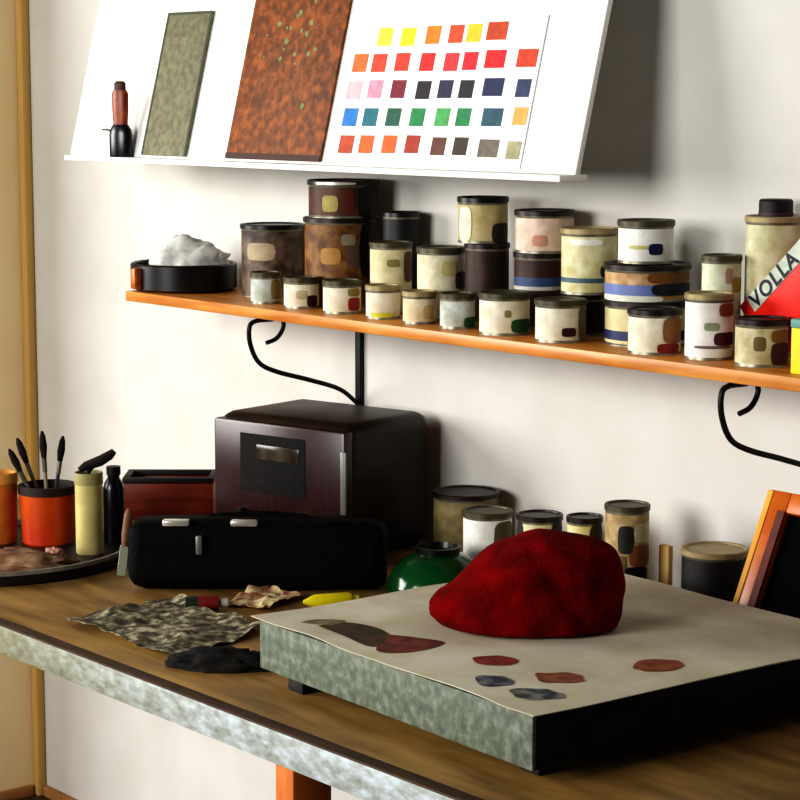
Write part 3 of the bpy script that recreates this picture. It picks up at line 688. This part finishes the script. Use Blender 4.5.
sheet('newspaper', [(68, 624), (180, 664), (264, 632), (170, 600)], .022, 11, 2.2, newsp, 'crumpled grey-olive newspaper spread on the table left of the slab')
sheet('scrap_paper', [(222, 606), (262, 613), (304, 599), (258, 591)], .02, 16, 5.1, newsp2, 'tan and pink crumpled scrap of paper beside the yellow tube')
rag('paper_shade_lump', 222, 668, ZD + .0005, .085, .03, .024, (16, 13, 12), (30, 26, 22), 'black lump standing in for newspaper shade beside left corner of the slab on the table', 'rag', 6.3, .8)  # black lump stands in for the dark shade under the crumpled newspaper
# paint tube with red end
P = onz(205, 611, ZD); 
pt = empty('paint_tube', (P.x, P.y, ZD + .002), 'dark green paint tube with red band and pale end, left of scrap paper', 'tube', rz=math.atan2(RT.y, RT.x) + .1)
X = Matrix.Rotation(PI / 2, 4, 'Y')
bm = NB(); lathe(bm, [(0, -.034), (.011, -.034), (.0125, -.02), (.0125, .024), (0, .026)], 24, mw=TR(0, 0, .0125) @ X); finish('tube_body', bm, mat('dark_green_tube', (40, 50, 40), rough=.4), pt)
bm = NB(); lathe(bm, [(.0128, -.012), (.0129, -.011), (.0129, .023), (.0128, .024)], 24, mw=TR(0, 0, .0126) @ X); finish('red_band', bm, mat('red_tube_band', (120, 24, 18)), pt)
bm = NB(); lathe(bm, [(0, .026), (.008, .026), (.008, .04), (0, .04)], 18, mw=TR(0, 0, .0125) @ X); finish('cap', bm, mat('pale_cap', (176, 172, 166)), pt)
# yellow tube
P = onz(331, 608, ZD)
yt_ = empty('yellow_tube', (P.x, P.y, ZD + .001), 'bright yellow paint tube lying behind the slab corner', 'tube', rz=math.atan2(RT.y, RT.x) + .25)
ym = mat('bright_yellow_tube', (226, 214, 16), (206, 190, 20), scale=30, rough=.4)
bm = NB(); lathe(bm, [(0, -.05), (.003, -.05), (.012, -.03), (.013, .03), (.011, .036), (0, .037)], 24, mw=TR(0, 0, .013) @ X); finish('tube_body', bm, ym, yt_)
bm = NB(); lathe(bm, [(0, .036), (.007, .036), (.007, .05), (0, .05)], 18, mw=TR(0, 0, .013) @ X); finish('cap', bm, mat('yellow_cap', (190, 180, 40)), yt_)

# green glass bowl upside down
P = onz(438, 606, ZD); s = depth(P) / F; r = 53 * s
d = Vector((P.x, P.y, 0)).normalized(); C_ = Vector((P.x, P.y, ZD)) + d * r
gb = empty('green_bowl', C_, 'dark green glass bowl turned upside down behind the red bundle', 'bowl')
H = 50 * s
prof = [(r, 0), (r * 1.0, .006)] + [(r * math.cos(a) ** .9, .006 + (H - .012) * math.sin(a)) for a in [PI / 2 * k / 12 for k in range(1, 10)]]
bm = NB(); lathe(bm, prof + [(0, prof[-1][1] + .001)], 48); 
gm = mat('dark_green_glass', (10, 70, 32), (24, 96, 46), scale=12, rough=.15)
gm.node_tree.nodes['Principled BSDF'].inputs['Transmission Weight'].default_value = .35
finish('bowl_body', bm, gm, gb)
bm = NB(); lathe(bm, [(r * .42, H - .014), (r * .44, H), (r * .38, H + .001), (r * .36, H - .01), (0, H - .012)], 36); finish('foot_ring', bm, mat('black_green_foot', (8, 22, 14), rough=.3), gb)

# tins behind the slab
BG = 'tins standing on the table behind the slab'
def btin(x0, x1, yt, v, label, labm, lidm, **k):
    return tin(x0, x1, yt, k.pop('yb', yt + 60), label, labm, lidm, v=v, zb=ZD, group=BG, **k)
SH = (46, 38, 26)  # dark brown, mainly for shade painted on the tins' flanks
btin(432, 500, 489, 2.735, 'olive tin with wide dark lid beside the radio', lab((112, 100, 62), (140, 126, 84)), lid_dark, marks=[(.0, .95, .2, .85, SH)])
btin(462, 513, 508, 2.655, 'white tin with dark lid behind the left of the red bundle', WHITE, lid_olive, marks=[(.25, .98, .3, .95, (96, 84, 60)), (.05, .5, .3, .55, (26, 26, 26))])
btin(516, 563, 512, 2.655, 'buff tin directly behind the top of the red bundle', lab((206, 196, 150), (226, 216, 180)), lid_dark, marks=[(.45, .98, .0, 1, SH), (-.98, -.7, 0, 1, SH)])  # both edge marks are painted side shade
btin(566, 603, 514, 2.655, 'narrow cream tin between the buff and the patterned tin', lab((226, 220, 180), (206, 192, 120)), lid_dark, marks=[(.2, .98, .0, 1, (60, 46, 30)), (-.8, .1, .45, .6, SH)])  # full-height right mark is painted side shade
btin(604, 650, 502, 2.66, 'taller tin with blotchy brown, dark and cream label right of the bundle', lab((196, 176, 130), (150, 120, 76)), lid_olive,
     marks=[(-.4, .3, .62, .88, (40, 40, 30)), (.1, .98, .5, .7, (140, 88, 44)), (-.9, -.4, .5, .65, (196, 130, 96)), (-.1, .9, .34, .5, (24, 24, 36)), (-.6, .3, .0, .34, (34, 44, 34)), (-.5, .0, .48, .6, (120, 104, 56)), (.3, .98, .72, .9, (206, 196, 160))])
btin(680, 748, 546, 2.70, 'wide dark pot with tan rim beside the orange-framed screen', lab((26, 24, 26), (36, 32, 30)), lid_tan, name='dark_pot', cat='pot')
# tan upright strip left of the dark pot
P = onv(666, 545, 2.715)
st = finish('tan_strip', (lambda b: (box(b, -.012, .012, -.006, .006, 0, P.z - ZD, .002), b)[1])(NB()), mat('tan_strip_tone', (212, 178, 118), (196, 160, 100), scale=20), None)
st.location = (P.x, 2.715, ZD); tag(st, 'short tan batten standing left of the dark pot', 'strip')

# orange framed screen leaning on the right
th_f = .022
Fu, Fv, lean = -2.372, 2.565, math.radians(24.5)
fm = empty('framed_screen', (Fu, Fv, ZD + th_f * math.sin(lean)), 'orange wooden frame with black panel leaning behind the slab, cut by the right edge', 'frame')
ML_ = Matrix.Rotation(-lean, 4, 'X')
fh, fwid, bar, th_ = .281, .46, .046, .022
fw_m = mat('orange_frame_wood', (190, 92, 18), (206, 116, 30), scale=8, rough=.35, stretch=(3, 3, 3))
z0_ = .022 * math.sin(lean) * 0
bm = NB(); box(bm, 0, bar, 0, th_, 0.0, fh, .003, mw=ML_); finish('stile', bm, fw_m, fm)
bm = NB(); box(bm, fwid - bar, fwid, 0, th_, 0.0, fh, .003, mw=ML_); finish('stile', bm, fw_m, fm)
bm = NB(); box(bm, bar, fwid - bar, 0, th_, fh - bar * .75, fh, .003, mw=ML_); finish('top_rail', bm, fw_m, fm)
bm = NB(); box(bm, bar, fwid - bar, 0, th_, 0.0, bar, .003, mw=ML_); finish('bottom_rail', bm, fw_m, fm)
bm = NB(); box(bm, bar, fwid - bar, .012, th_ - .002, bar, fh - bar * .75, 0, mw=ML_); finish('black_panel', bm, mat('black_screen', (9, 8, 10), rough=.9, spec=.1), fm)
bm = NB(); box(bm, bar - .016, bar, -.0015, .001, bar * .6, fh - bar * .7, .0005, 1, mw=ML_); finish('inner_edge', bm, mat('dark_red_inner_edge', (110, 36, 16), (90, 26, 12), scale=20), fm)

bm = NB(); box(bm, -0.001, .010, -.0015, .001, 0.004, fh - .002, .0005, 1, mw=ML_); finish('edge_highlight', bm, mat('yellow_edge_highlight', (236, 176, 60), (226, 160, 40), scale=20), fm)  # yellow strip paints the highlight along the frame's left edge

# ------------------------------------------------------------------ light
def area(name, loc, target, size, power, color, sy=None):
    l = bpy.data.lights.new(name, 'AREA'); l.energy = power; l.color = color; l.size = size
    if sy: l.shape = 'RECTANGLE'; l.size_y = sy
    o = bpy.data.objects.new(name, l); COL.objects.link(o); o.location = loc
    o.rotation_euler = (Vector(target) - Vector(loc)).to_track_quat('-Z', 'Y').to_euler()
    return o
area('window_light', (-6.9, -1.2, 2.3), (-2.9, 2.4, 1.2), 2.4, 185, (1.0, 0.985, 0.95), 1.9)
area('front_fill_light', (-2.75, -2.9, 2.5), (-2.8, 2.6, 1.4), 2.2, 185, (1.0, 0.985, 0.95), 1.8)  # fill lamp added to even out the wall, no window stands there
w = bpy.data.worlds.new('room_air'); S.world = w; w.use_nodes = True
w.node_tree.nodes['Background'].inputs[0].default_value = (0.85, 0.92, 1.0, 1)
w.node_tree.nodes['Background'].inputs[1].default_value = 0.06
S.view_settings.view_transform = 'Standard'
try: S.view_settings.look = 'High Contrast'
except Exception as ex: print('look', ex)
S.view_settings.exposure = 0.0
